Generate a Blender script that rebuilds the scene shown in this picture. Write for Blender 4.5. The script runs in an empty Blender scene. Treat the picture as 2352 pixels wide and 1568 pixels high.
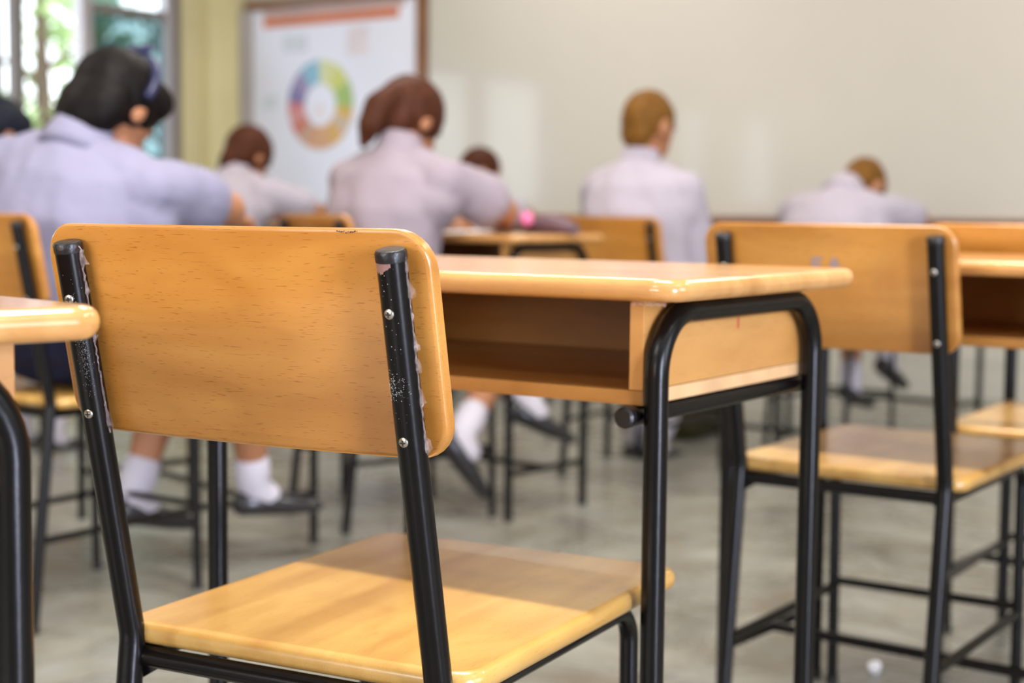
import bpy, bmesh, math, random
from mathutils import Vector, Matrix, noise
random.seed(7)
sc = bpy.context.scene
COL = sc.collection
PI = math.pi
R = math.radians

# ------------------------------------------------------------------ materials
def newmat(name):
    m = bpy.data.materials.new(name); m.use_nodes = True
    nt = m.node_tree; nt.nodes.clear()
    out = nt.nodes.new('ShaderNodeOutputMaterial')
    return m, nt, out
def N(nt, t, **kw):
    n = nt.nodes.new('ShaderNode' + t)
    for k, v in kw.items():
        if k in n.inputs: n.inputs[k].default_value = v
        else: setattr(n, k, v)
    return n
def L(nt, a, b): nt.links.new(a, b)
def ramp(nt, stops):
    r = nt.nodes.new('ShaderNodeValToRGB'); e = r.color_ramp.elements
    while len(e) < len(stops): e.new(0.5)
    for i, (p, c) in enumerate(stops):
        e[i].position = p; e[i].color = (c[0], c[1], c[2], 1)
    return r
def mixc(nt, a, b, f, mode='MIX'):
    m = nt.nodes.new('ShaderNodeMix'); m.data_type = 'RGBA'; m.blend_type = mode
    for sock, v in ((m.inputs[0], f), (m.inputs[6], a), (m.inputs[7], b)):
        if hasattr(v, 'links'): L(nt, v, sock)
        else: sock.default_value = v if isinstance(v, float) else (v[0], v[1], v[2], 1)
    return m.outputs[2]

def plain(name, col, rough=.5, metal=0., coat=0., var=.06, vscale=8., bump=0., bscale=60., spec=.5):
    m, nt, out = newmat(name)
    p = N(nt, 'BsdfPrincipled'); L(nt, p.outputs[0], out.inputs[0])
    tc = N(nt, 'TexCoord'); nz = N(nt, 'TexNoise', Scale=vscale, Detail=4.)
    L(nt, tc.outputs['Object'], nz.inputs['Vector'])
    d = tuple(max(0, c * (1 - var)) for c in col); e = tuple(min(1, c * (1 + var)) for c in col)
    r = ramp(nt, [(.3, d), (.7, e)]); L(nt, nz.outputs[0], r.inputs[0]); L(nt, r.outputs[0], p.inputs['Base Color'])
    p.inputs['Roughness'].default_value = rough; p.inputs['Metallic'].default_value = metal
    p.inputs['Coat Weight'].default_value = coat; p.inputs['Coat Roughness'].default_value = .12
    p.inputs['Specular IOR Level'].default_value = spec
    if bump:
        b = N(nt, 'Bump', Strength=bump, Distance=.01); n2 = N(nt, 'TexNoise', Scale=bscale, Detail=3.)
        L(nt, tc.outputs['Object'], n2.inputs['Vector']); L(nt, n2.outputs[0], b.inputs['Height']); L(nt, b.outputs[0], p.inputs['Normal'])
    return m

def wood(name, axis, dark, light, rough=.3, coat=.55, strip=.055, pores=.5):
    """varnished rubberwood: glued strips, long grain along `axis`, dark pore dashes"""
    m, nt, out = newmat(name)
    p = N(nt, 'BsdfPrincipled'); L(nt, p.outputs[0], out.inputs[0])
    tc = N(nt, 'TexCoord'); oi = N(nt, 'ObjectInfo')
    off = N(nt, 'VectorMath', operation='ADD'); L(nt, tc.outputs['Object'], off.inputs[0])
    sc3 = N(nt, 'VectorMath', operation='SCALE'); cmb = N(nt, 'CombineXYZ')
    for i in range(3): L(nt, oi.outputs['Random'], cmb.inputs[i])
    L(nt, cmb.outputs[0], sc3.inputs[0]); sc3.inputs['Scale'].default_value = 3.0
    L(nt, sc3.outputs[0], off.inputs[1])
    def mapped(s_long, s_cross):
        mp = N(nt, 'Mapping'); s = [s_cross] * 3; s[axis] = s_long
        mp.inputs['Scale'].default_value = s; L(nt, off.outputs[0], mp.inputs['Vector']); return mp.outputs[0]
    g = N(nt, 'TexNoise', Scale=1., Detail=5., Roughness=.6, Distortion=.35); L(nt, mapped(1.6, 17.), g.inputs['Vector'])
    r = ramp(nt, [(.28, dark), (.72, light)]); L(nt, g.outputs[0], r.inputs[0])
    # broad cathedral figure
    w = N(nt, 'TexNoise', Scale=1., Detail=2., Distortion=.8); L(nt, mapped(1.3, 11.), w.inputs['Vector'])
    r2 = ramp(nt, [(.34, (.74, .64, .50)), (.56, (1, 1, 1))]); L(nt, w.outputs[0], r2.inputs[0])
    c = mixc(nt, r.outputs[0], r2.outputs[0], .7, 'MULTIPLY')
    lf = N(nt, 'TexNoise', Scale=1., Detail=2., Distortion=1.5); L(nt, mapped(5., 13.), lf.inputs['Vector'])
    r5 = ramp(nt, [(.32, (.86, .80, .68)), (.5, (1, 1, 1)), (.7, (1.10, 1.10, 1.12))]); L(nt, lf.outputs[0], r5.inputs[0])
    c = mixc(nt, c, r5.outputs[0], .75, 'MULTIPLY')
    # strip to strip tint
    sep = N(nt, 'SeparateXYZ'); L(nt, off.outputs[0], sep.inputs[0])
    cr = {0: 2, 1: 0, 2: 0}[axis]
    dv = N(nt, 'Math', operation='DIVIDE'); dv.inputs[1].default_value = strip
    if axis == 0:
        ad = N(nt, 'Math', operation='ADD'); L(nt, sep.outputs[1], ad.inputs[0]); L(nt, sep.outputs[2], ad.inputs[1]); L(nt, ad.outputs[0], dv.inputs[0])
    else: L(nt, sep.outputs[cr], dv.inputs[0])
    fl = N(nt, 'Math', operation='FLOOR'); L(nt, dv.outputs[0], fl.inputs[0])
    wn = N(nt, 'TexWhiteNoise', noise_dimensions='1D'); L(nt, fl.outputs[0], wn.inputs['W'])
    r3 = ramp(nt, [(0., (.90, .87, .82)), (1., (1.06, 1.05, 1.04))]); L(nt, wn.outputs[0], r3.inputs[0])
    c = mixc(nt, c, r3.outputs[0], .8, 'MULTIPLY')
    # pores
    po = N(nt, 'TexNoise', Scale=1., Detail=1.); L(nt, mapped(75., 900.), po.inputs['Vector'])
    r4 = ramp(nt, [(.64, (1, 1, 1)), (.72, (.50, .36, .22))]); L(nt, po.outputs[0], r4.inputs[0])
    c = mixc(nt, c, r4.outputs[0], pores, 'MULTIPLY')
    L(nt, c, p.inputs['Base Color'])
    p.inputs['Roughness'].default_value = rough
    p.inputs['Coat Weight'].default_value = coat; p.inputs['Coat Roughness'].default_value = .16
    b = N(nt, 'Bump', Strength=.12, Distance=.002); L(nt, g.outputs[0], b.inputs['Height']); L(nt, b.outputs[0], p.inputs['Normal'])
    return m

WD, WL = (.46, .185, .030), (.60, .285, .062)
M = {}
M['wood_seat'] = wood('varnished_seat_wood', 1, (.53, .29, .070), (.66, .41, .125), .3, .6, .06, .3)
M['wood_back'] = wood('varnished_backrest_wood', 0, WD, WL, .3, .55, .07, .6)
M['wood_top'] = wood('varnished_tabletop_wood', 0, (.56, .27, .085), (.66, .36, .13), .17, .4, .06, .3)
M['wood_box'] = wood('desk_box_wood_shaded', 0, (.41, .175, .038), (.50, .245, .06), .38, .3, .09, .4)  # darkened to paint the shade inside the box into the wood
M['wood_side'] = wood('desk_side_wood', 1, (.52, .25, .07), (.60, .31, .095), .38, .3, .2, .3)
M['black'] = plain('black_enamelled_steel', (.0032, .0024, .0025), .26, 0., .0, .15, 30., .02, 90., .28)
M['plastic'] = plain('black_plastic_cap', (.009, .007, .0075), .38, 0., 0., .2, 60., .1, 200.)
M['steel'] = plain('screw_steel', (.62, .57, .50), .32, 1., 0., .15, 200.)
M['recess'] = plain('screw_recess_dark', (.03, .025, .02), .6)
M['mauve'] = plain('worn_primer', (.23, .12, .10), .5, 0., .2, .2, 80.)
M['dust'] = plain('white_dust_and_sheen', (.75, .72, .75), .7)  # dust on the right post; paints a sheen on the left one
M['ink'] = plain('dark_scuff', (.03, .015, .012), .6)
M['redink'] = plain('red_pen_mark', (.55, .08, .05), .6)
M['blueink'] = plain('faded_blue_sticker', (.30, .235, .25), .6)
M['pale'] = plain('pale_board_end', (.66, .40, .20), .5, 0, .2, .12, 25.)
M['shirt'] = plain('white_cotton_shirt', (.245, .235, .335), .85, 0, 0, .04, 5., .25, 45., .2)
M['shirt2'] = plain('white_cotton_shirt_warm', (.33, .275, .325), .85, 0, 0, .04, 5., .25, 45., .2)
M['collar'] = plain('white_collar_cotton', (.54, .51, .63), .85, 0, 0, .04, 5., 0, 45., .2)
M['navy'] = plain('navy_school_cloth', (.010, .012, .035), .85, 0, 0, .2, 9., .2, 60., .2)
M['skin'] = plain('warm_skin', (.38, .165, .082), .5, 0, 0, .08, 12., .05, 120., .35)
M['eye'] = plain('dark_eye', (.02, .012, .01), .2)
M['lips'] = plain('lip_skin', (.42, .13, .09), .45)
def hairmat(name, col):
    m, nt, out = newmat(name)
    p = N(nt, 'BsdfPrincipled'); L(nt, p.outputs[0], out.inputs[0])
    tc = N(nt, 'TexCoord'); mp = N(nt, 'Mapping'); mp.inputs['Scale'].default_value = (130, 130, 9); L(nt, tc.outputs['Object'], mp.inputs['Vector'])
    nz = N(nt, 'TexNoise', Scale=1., Detail=3.); L(nt, mp.outputs[0], nz.inputs['Vector'])
    r = ramp(nt, [(.3, tuple(c * .55 for c in col)), (.7, tuple(c * 1.5 for c in col))]); L(nt, nz.outputs[0], r.inputs[0]); L(nt, r.outputs[0], p.inputs['Base Color'])
    p.inputs['Roughness'].default_value = .55; p.inputs['Specular IOR Level'].default_value = .12
    b = N(nt, 'Bump', Strength=.35, Distance=.004); L(nt, nz.outputs[0], b.inputs['Height']); L(nt, b.outputs[0], p.inputs['Normal'])
    return m
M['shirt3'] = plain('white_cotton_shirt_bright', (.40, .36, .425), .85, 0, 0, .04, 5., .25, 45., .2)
M['hair_black'] = hairmat('black_brown_hair', (.005, .003, .003))
M['hair_brown'] = hairmat('reddish_brown_hair', (.060, .018, .008))
M['hair_short'] = hairmat('cropped_brown_hair', (.15, .066, .011))
M['hair_bluish'] = hairmat('black_hair', (.010, .012, .020))
M['ribbon'] = plain('navy_ribbon_satin', (.014, .016, .065), .4)
M['sock'] = plain('white_sock_knit', (.55, .52, .60), .9, 0, 0, .05, 20., .3, 120., .1)
M['shoe'] = plain('black_shoe_leather', (.012, .011, .015), .3, 0, .4)
M['paper'] = plain('white_paper', (.85, .83, .84), .7, 0, 0, .02)
M['bag'] = plain('dark_olive_canvas', (.045, .038, .014), .85, 0, 0, .3, 14., .3, 90., .2)
M['case'] = plain('mauve_pencil_case_cloth', (.13, .075, .095), .7, 0, 0, .2, 20.)
M['pink'] = plain('pink_pompom_fluff', (.85, .22, .45), .9, 0, 0, .1, 80.)
M['darkcase'] = plain('dark_olive_pouch_cloth', (.10, .085, .07), .8)
M['yellow'] = plain('yellow_painted_plaster', (.62, .55, .31), .6, 0, 0, .05, 2.5, .05, 50.)
M['yellow2'] = plain('pale_yellow_plaster', (.70, .63, .34), .6, 0, 0, .04, 2.5)
M['greywall'] = plain('grey_green_plaster', (.50, .485, .43), .6, 0, 0, .05, 1.5, .05, 50.)
M['ceil'] = plain('white_ceiling_paint', (.75, .73, .68), .8)
M['alu'] = plain('grey_brown_window_metal', (.20, .175, .165), .45, .2, 0, .1, 3.)
M['alu2'] = plain('pale_aluminium', (.46, .43, .45), .4, .2, 0, .06, 3.)
M['brownframe'] = plain('brown_wood_frame', (.23, .10, .04), .45, 0, .2, .15, 6.)
M['greyframe'] = plain('grey_bulletin_edge', (.46, .42, .42), .6, 0, 0, .1, 3.)
M['ledge'] = plain('dark_brown_ledge_wood', (.20, .088, .058), .5, 0, .1, .2, 5.)
M['leaf'] = plain('green_leaf', (.30, .42, .16), .5, 0, 0, .5, 3.)
M['leaf2'] = plain('blue_green_leaf', (.16, .30, .24), .5, 0, 0, .5, 3.)
M['bark'] = plain('tree_bark', (.10, .07, .045), .9, 0, 0, .3, 10., .5, 30.)
M['ground'] = plain('outdoor_ground', (.30, .30, .20), .9, 0, 0, .3, 2.)

def whiteboard_mat():
    m, nt, out = newmat('whiteboard_enamel')
    p = N(nt, 'BsdfPrincipled'); L(nt, p.outputs[0], out.inputs[0])
    tc = N(nt, 'TexCoord'); nz = N(nt, 'TexNoise', Scale=.9, Detail=3.); L(nt, tc.outputs['Object'], nz.inputs['Vector'])
    r = ramp(nt, [(.3, (.55, .52, .475)), (.7, (.595, .56, .52))]); L(nt, nz.outputs[0], r.inputs[0])
    L(nt, r.outputs[0], p.inputs['Base Color'])
    p.inputs['Roughness'].default_value = .09; p.inputs['Specular IOR Level'].default_value = .55
    return m
M['board'] = whiteboard_mat()

def floor_mat():
    m, nt, out = newmat('polished_terrazzo')
    p = N(nt, 'BsdfPrincipled'); L(nt, p.outputs[0], out.inputs[0])
    tc = N(nt, 'TexCoord'); 
    n1 = N(nt, 'TexNoise', Scale=2.6, Detail=6., Roughness=.62, Distortion=1.2); L(nt, tc.outputs['Object'], n1.inputs['Vector'])
    r1 = ramp(nt, [(.25, (.13, .124, .102)), (.5, (.225, .222, .196)), (.75, (.33, .335, .305))]); L(nt, n1.outputs[0], r1.inputs[0])
    n2 = N(nt, 'TexNoise', Scale=7., Detail=3., Distortion=.6); L(nt, tc.outputs['Object'], n2.inputs['Vector'])
    r2 = ramp(nt, [(.42, (1, 1, 1)), (.68, (.88, .80, .70))]); L(nt, n2.outputs[0], r2.inputs[0])
    c = mixc(nt, r1.outputs[0], r2.outputs[0], .8, 'MULTIPLY')
    v = N(nt, 'TexVoronoi', Scale=140.); L(nt, tc.outputs['Object'], v.inputs['Vector'])
    r3 = ramp(nt, [(0., (.8, .8, .8)), (1., (1.15, 1.15, 1.15))]); L(nt, v.outputs['Color'], r3.inputs[0])
    c = mixc(nt, c, r3.outputs[0], .5, 'MULTIPLY')
    L(nt, c, p.inputs['Base Color'])
    rr = ramp(nt, [(.3, (.20, .20, .20)), (.7, (.38, .38, .38))]); L(nt, n1.outputs[0], rr.inputs[0]); L(nt, rr.outputs[0], p.inputs['Roughness'])
    return m
M['floor'] = floor_mat()

def film_mat():
    m, nt, out = newmat('torn_clear_film')
    p = N(nt, 'BsdfPrincipled', Roughness=.25); p.inputs['Base Color'].default_value = (.80, .66, .66, 1)
    t = N(nt, 'BsdfTransparent'); mx = N(nt, 'MixShader')
    tc = N(nt, 'TexCoord'); nz = N(nt, 'TexNoise', Scale=160., Detail=3.); L(nt, tc.outputs['Object'], nz.inputs['Vector'])
    r = ramp(nt, [(.35, (.12, .12, .12)), (.68, (.40, .40, .40))]); L(nt, nz.outputs[0], r.inputs[0])
    L(nt, r.outputs[0], mx.inputs[0]); L(nt, t.outputs[0], mx.inputs[1]); L(nt, p.outputs[0], mx.inputs[2]); L(nt, mx.outputs[0], out.inputs[0])
    return m
M['film'] = film_mat()
def glass_mat(name, col, gl=.05):
    m, nt, out = newmat(name)
    t = N(nt, 'BsdfTransparent'); t.inputs[0].default_value = (*col, 1)
    g = N(nt, 'BsdfGlossy', Roughness=.03); mx = N(nt, 'MixShader')
    mx.inputs[0].default_value = gl; L(nt, t.outputs[0], mx.inputs[1]); L(nt, g.outputs[0], mx.inputs[2]); L(nt, mx.outputs[0], out.inputs[0])
    return m
M['teal'] = glass_mat('teal_tinted_glass', (.40, .50, .51))
M['clear'] = glass_mat('clear_window_glass', (.92, .95, .95))

# ------------------------------------------------------------------ object helpers
def tag(o, label=None, cat=None, group=None, kind=None):
    if label: o['label'] = label
    if cat: o['category'] = cat
    if group: o['group'] = group
    if kind: o['kind'] = kind
    return o
def empty(name, loc=(0, 0, 0), rz=0.):
    o = bpy.data.objects.new(name, None); o.empty_display_size = .1; COL.objects.link(o)
    o.location = loc; o.rotation_euler = (0, 0, rz); return o
def obj(name, bm, mat, parent=None, smooth=35., loc=None):
    bmesh.ops.recalc_face_normals(bm, faces=bm.faces)
    me = bpy.data.meshes.new(name); bm.to_mesh(me); bm.free()
    mats = mat if isinstance(mat, list) else [mat]
    for m in mats: me.materials.append(m)
    o = bpy.data.objects.new(name, me); COL.objects.link(o)
    if parent: o.parent = parent
    if loc: o.location = loc
    if smooth:
        for p in me.polygons: p.use_smooth = True
        if smooth < 180:
            me.set_sharp_from_angle(angle=R(smooth)); wn = o.modifiers.new('weighted', 'WEIGHTED_NORMAL'); wn.keep_sharp = True; wn.weight = 90
    return o
def copy_tree(o, parent=None):
    c = o.copy(); COL.objects.link(c)
    if parent: c.parent = parent
    for ch in list(o.children): copy_tree(ch, c)
    return c
def BM(): return bmesh.new()

def box(bm, c, s, bev=0., mi=0, rz=0.):
    ret = bmesh.ops.create_cube(bm, size=1.); vs = ret['verts']
    bmesh.ops.scale(bm, vec=s, verts=vs)
    if bev:
        es = list({e for v in vs for e in v.link_edges})
        rb = bmesh.ops.bevel(bm, geom=es, offset=bev, segments=2, affect='EDGES', profile=.5)
        vs = list({v for f in rb['faces'] for v in f.verts} | {v for v in vs if v.is_valid})
    if rz: bmesh.ops.rotate(bm, cent=(0, 0, 0), matrix=Matrix.Rotation(rz, 3, 'Z'), verts=vs)
    bmesh.ops.translate(bm, vec=c, verts=vs)
    for f in {f for v in vs for f in v.link_faces}: f.material_index = mi
    return vs
def frames(pts):
    pts = [Vector(p) for p in pts]; T = []
    for i in range(len(pts)):
        a = pts[max(i - 1, 0)]; b = pts[min(i + 1, len(pts) - 1)]; T.append((b - a).normalized())
    ref = Vector((0, 0, 1)) if abs(T[0].z) < .9 else Vector((1, 0, 0))
    n = (ref - T[0] * ref.dot(T[0])).normalized(); fr = []
    for i, t in enumerate(T):
        n = (n - t * n.dot(t)).normalized(); fr.append((pts[i], n, t.cross(n)))
    return fr
def tube(bm, pts, r, n=16, caps=True, radii=None, flat=None):
    fr = frames(pts); rings = []
    for i, (p, a, b) in enumerate(fr):
        rr = radii[i] if radii else r
        rings.append([bm.verts.new(p + a * (math.cos(2 * PI * k / n) * rr) + b * (math.sin(2 * PI * k / n) * rr)) for k in range(n)])
    for A, B in zip(rings, rings[1:]):
        for k in range(n): bm.faces.new((A[k], A[(k + 1) % n], B[(k + 1) % n], B[k]))
    if caps:
        bm.faces.new(rings[0][::-1]); bm.faces.new(rings[-1])
    return rings
def fillet(pts, rad, seg=8):
    """polyline with rounded inner corners"""
    pts = [Vector(p) for p in pts]; out = [pts[0]]
    for i in range(1, len(pts) - 1):
        p = pts[i]; a = (pts[i - 1] - p); b = (pts[i + 1] - p)
        la, lb = a.length, b.length; a.normalize(); b.normalize()
        ang = a.angle(b); d = min(rad / math.tan(ang / 2), la * .48, lb * .48); r_ = d * math.tan(ang / 2)
        c = p + (a + b).normalized() * (r_ / math.sin(ang / 2))
        s = p + a * d; e = p + b * d
        v0 = s - c; v1 = e - c
        for k in range(seg + 1):
            out.append(c + v0.slerp(v1, k / seg).normalized() * v0.length if v0.length > 1e-9 else p)
    out.append(pts[-1]); return out
def rrect(w, d, r, seg=7):
    pts = []
    for cx, cy, a0 in ((w / 2 - r, d / 2 - r, 0), (-w / 2 + r, d / 2 - r, 90), (-w / 2 + r, -d / 2 + r, 180), (w / 2 - r, -d / 2 + r, 270)):
        for k in range(seg + 1):
            a = R(a0 + 90 * k / seg); pts.append((cx + r * math.cos(a), cy + r * math.sin(a)))
    return pts
def slab(bm, w, d, t, cr, er, place, seg=4):
    """rounded-corner board w x d, thickness t, rolled edges er; place(x,y,z)->Vector, z in -t/2..t/2"""
    prof = []
    for k in range(seg + 1):
        a = PI / 2 * k / seg; prof.append((er * (1 - math.sin(a)), -t / 2 + er * (1 - math.cos(a))))
    for k in range(seg + 1):
        a = PI / 2 * k / seg; prof.append((er * (1 - math.cos(a)), t / 2 - er * (1 - math.sin(a))))
    rings = []
    for ins, z in prof:
        rings.append([bm.verts.new(place(x, y, z)) for x, y in rrect(w - 2 * ins, d - 2 * ins, max(cr - ins, .001))])
    n = len(rings[0])
    for A, B in zip(rings, rings[1:]):
        for k in range(n): bm.faces.new((A[k], A[(k + 1) % n], B[(k + 1) % n], B[k]))
    return rings
def cap_grid(bm, ring): return bm.faces.new(ring)

# ------------------------------------------------------------------ where the furniture stands (x, y, clockwise turn in degrees)
SW, SD, SH = .366, .452, .449     # chair seat
LW, LD, DT = .575, .374, .754     # desk leg spacing and height
DSX, DSY = 1.087, .85            # the other desks are a little wider and shallower
OV, OF, OFR = .036, .030, .055    # tabletop overhang
chairs = [
 ('hero', -1.1004, .8982, -8.76, 'empty wooden school chair in the foreground with torn film along its black posts'),
 ('C', -1.133, 2.094, -2.6, 'empty wooden chair with faded blue letters on its backrest, behind the nearest desk'),
 ('E', -1.018, 2.655, -4., 'empty wooden chair at the right edge, mostly hidden beyond the lettered chair'),
 ('B', -2.815, 1.8575, -3., 'wooden chair at the left edge under the girl with the navy hairband'),
 ('P3', -2.94, 3.05, 20., 'wooden chair turned slightly right under the girl with the ponytail'),
 ('P5', -2.735, 4.0, 0., 'wooden chair under the upright boy with cropped hair'),
 ('P6', -2.56, 5.02, 0., 'wooden chair under the boy bent low over his desk'),
 ('P2', -4.6, 3.95, 0., 'wooden chair under the dark-haired student below the wheel poster'),
 ('P4', -4.3, 4.98, 0., 'wooden chair under the small student beyond the ponytailed girl'),
 ('P0', -4.6, 2.80, 0., 'wooden chair under the black-haired student cut off by the left edge'),
]
desks = [
 ('hero', -.7668, 1.2727, -2.8, 'wooden school desk nearest the camera with an open shelf box and arched black legs'),
 ('L', -.889, .228, 9., 'wooden desk cut off by the left edge, only its rounded corner and thick leg showing'),
 ('G', -.555, 2.165, 1.5, 'wooden desk at the right edge in front of the lettered chair'),
 ('J', -.475, 2.92, 1., 'wooden desk beyond the right-edge chair, only a thin leg showing'),
 ('P1', -2.70, 2.44, 14., 'wooden desk the girl with the navy hairband leans on'),
 ('P3', -2.419, 3.271, 4., 'wooden desk with a mauve pencil case, used by the girl with the ponytail'),
 ('P5', -2.19, 4.36, 0., 'wooden desk in front of the upright boy with cropped hair'),
 ('P6', -2.05, 5.42, 0., 'wooden desk under the arms of the boy bent low'),
 ('P2', -4.1, 4.40, 0., 'wooden desk in front of the student below the wheel poster'),
 ('P4', -3.8, 5.42, 0., 'wooden desk in front of the small student beyond the ponytailed girl'),
 ('P0', -4.1, 3.22, 0., 'wooden desk in front of the black-haired student cut off by the left edge'),
]
CHP = {c[0]: c[1:4] for c in chairs}; DKP = {d[0]: d[1:4] for d in desks}
def settle(me, key):
    """cloth and limbs rest on the seat and the tabletop instead of sinking into them"""
    key = 'P1' if key == 'B' else key
    cx, cy, ca = CHP['B' if key == 'P1' else key] if key in CHP or key == 'P1' else (99, 99, 0); dx, dy, da = DKP[key] if key in DKP else (99, 99, 0)
    c1, s1, c2, s2 = math.cos(R(ca)), math.sin(R(ca)), math.cos(R(da)), math.sin(R(da))
    lw, ld = LW * DSX, LD * DSY
    sh_ = SH * (.925 if key == 'P6' else 1)
    for v in me.vertices:
        z = v.co.z
        if .70 < z < DT + .002:
            x, y = v.co.x - dx, v.co.y - dy; u, w_ = x * c2 - y * s2, x * s2 + y * c2
            if -lw - OV < u < OV and -OF < w_ < ld + OFR * DSY: v.co.z = DT + .002
        elif sh_ - .05 < z < sh_ + .0015:
            x, y = v.co.x - cx, v.co.y - cy; u, w_ = x * c1 - y * s1, x * s1 + y * c1
            if 0 < u < SW and 0 < w_ < SD: v.co.z = sh_ + .0015
# ------------------------------------------------------------------ people
def capsule(bm, pts, radii, n=14):
    """closed tapered limb with round ends"""
    pts = [Vector(p) for p in pts]; P, Rr = [], []
    d0 = (pts[0] - pts[1]).normalized(); d1 = (pts[-1] - pts[-2]).normalized()
    for a in (80, 55, 25): P.append(pts[0] + d0 * radii[0] * math.sin(R(a))); Rr.append(radii[0] * math.cos(R(a)))
    P += pts; Rr += list(radii)
    for a in (25, 55, 80): P.append(pts[-1] + d1 * radii[-1] * math.sin(R(a))); Rr.append(radii[-1] * math.cos(R(a)))
    tube(bm, P, 0, n, True, Rr)
def ellip(bm, c, ax, rad, n=18, m=12):
    c = Vector(c); a, b, u = [Vector(v) for v in ax]; rows = []
    for i in range(1, m):
        t = PI * i / m; rows.append([bm.verts.new(c + a * (rad[0] * math.sin(t) * math.cos(2 * PI * k / n)) + b * (rad[1] * math.sin(t) * math.sin(2 * PI * k / n)) + u * (rad[2] * math.cos(t))) for k in range(n)])
    top = bm.verts.new(c + u * rad[2]); bot = bm.verts.new(c - u * rad[2])
    for A, B in zip(rows, rows[1:]):
        for k in range(n): bm.faces.new((A[k], B[k], B[(k + 1) % n], A[(k + 1) % n]))
    for k in range(n):
        bm.faces.new((top, rows[0][k], rows[0][(k + 1) % n])); bm.faces.new((bot, rows[-1][(k + 1) % n], rows[-1][k]))
def loft(bm, secs, n=22):
    """secs: (center, side vec, depth vec, rx, ry); closed both ends"""
    rings = [[bm.verts.new(Vector(c) + s * (rx * math.cos(2 * PI * k / n)) + d * (ry * math.sin(2 * PI * k / n))) for k in range(n)] for c, s, d, rx, ry in secs]
    for A, B in zip(rings, rings[1:]):
        for k in range(n): bm.faces.new((A[k], A[(k + 1) % n], B[(k + 1) % n], B[k]))
    bm.faces.new(rings[0][::-1]); bm.faces.new(rings[-1])
def fused(name, bm, mat, parent, vox, smooth=4, wrinkle=None, key=None):
    """union of the overlapping closed shapes in bm as one continuous skin"""
    bmesh.ops.recalc_face_normals(bm, faces=bm.faces)
    me = bpy.data.meshes.new(name + '_raw'); bm.to_mesh(me); bm.free()
    t = bpy.data.objects.new(name + '_raw', me); COL.objects.link(t)
    md = t.modifiers.new('r', 'REMESH'); md.mode = 'VOXEL'; md.voxel_size = vox
    sm = t.modifiers.new('s', 'SMOOTH'); sm.iterations = smooth; sm.factor = .5
    dg = bpy.context.evaluated_depsgraph_get(); dg.update()
    out = bpy.data.meshes.new_from_object(t.evaluated_get(dg)); out.name = name
    bpy.data.objects.remove(t); bpy.data.meshes.remove(me)
    if wrinkle:
        amp, fr = wrinkle
        for v in out.vertices:
            p = v.co
            q = Vector((p.x * fr, p.y * fr, p.z * fr * .55 + p.x * 5))
            w = noise.noise(q) + .5 * noise.noise(q * 2.1 + Vector((3, 1, 7)))
            v.co = p + v.normal * (amp * w)
    if key: settle(out, key)
    out.materials.clear(); out.materials.append(mat)
    out.polygons.foreach_set('use_smooth', [True] * len(out.polygons))
    o = bpy.data.objects.new(name, out); COL.objects.link(o)
    if parent: o.parent = parent
    return o
def hand(bm, wrist, d, palm_n, s=1., grip=.5, thumb_side=1):
    """palm and five fingers curling towards palm_n; d = pointing direction"""
    d = Vector(d).normalized(); pn = Vector(palm_n); pn = (pn - d * pn.dot(d)).normalized(); sd = d.cross(pn) * thumb_side
    w = Vector(wrist)
    loft(bm, [(w, sd, pn, .024 * s, .017 * s), (w + d * .03 * s, sd, pn, .034 * s, .017 * s), (w + d * .07 * s, sd, pn, .038 * s, .014 * s), (w + d * .08 * s, sd, pn, .036 * s, .011 * s)], 14)
    for i, (off, ln_) in enumerate(((.027, .062), (.0095, .072), (-.0085, .067), (-.0265, .052))):
        p = w + d * .075 * s + sd * off * s; pts = [p]; a = 0.
        for seg_ in (.45, .32, .23):
            a += grip * .75; q = d * math.cos(a) + pn * math.sin(a); p = p + q * (ln_ * seg_ * s); pts.append(p)
        capsule(bm, pts, [.0088 * s, .0082 * s, .0076 * s, .0066 * s], 10)
    p = w + d * .028 * s + sd * .028 * s
    t1 = (d * .6 + sd * .75 + pn * .25).normalized(); t2 = (d * .9 + sd * .25 + pn * .4).normalized()
    capsule(bm, [p, p + t1 * .034 * s, p + t1 * .034 * s + t2 * .028 * s], [.0115 * s, .010 * s, .008 * s], 10)

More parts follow.
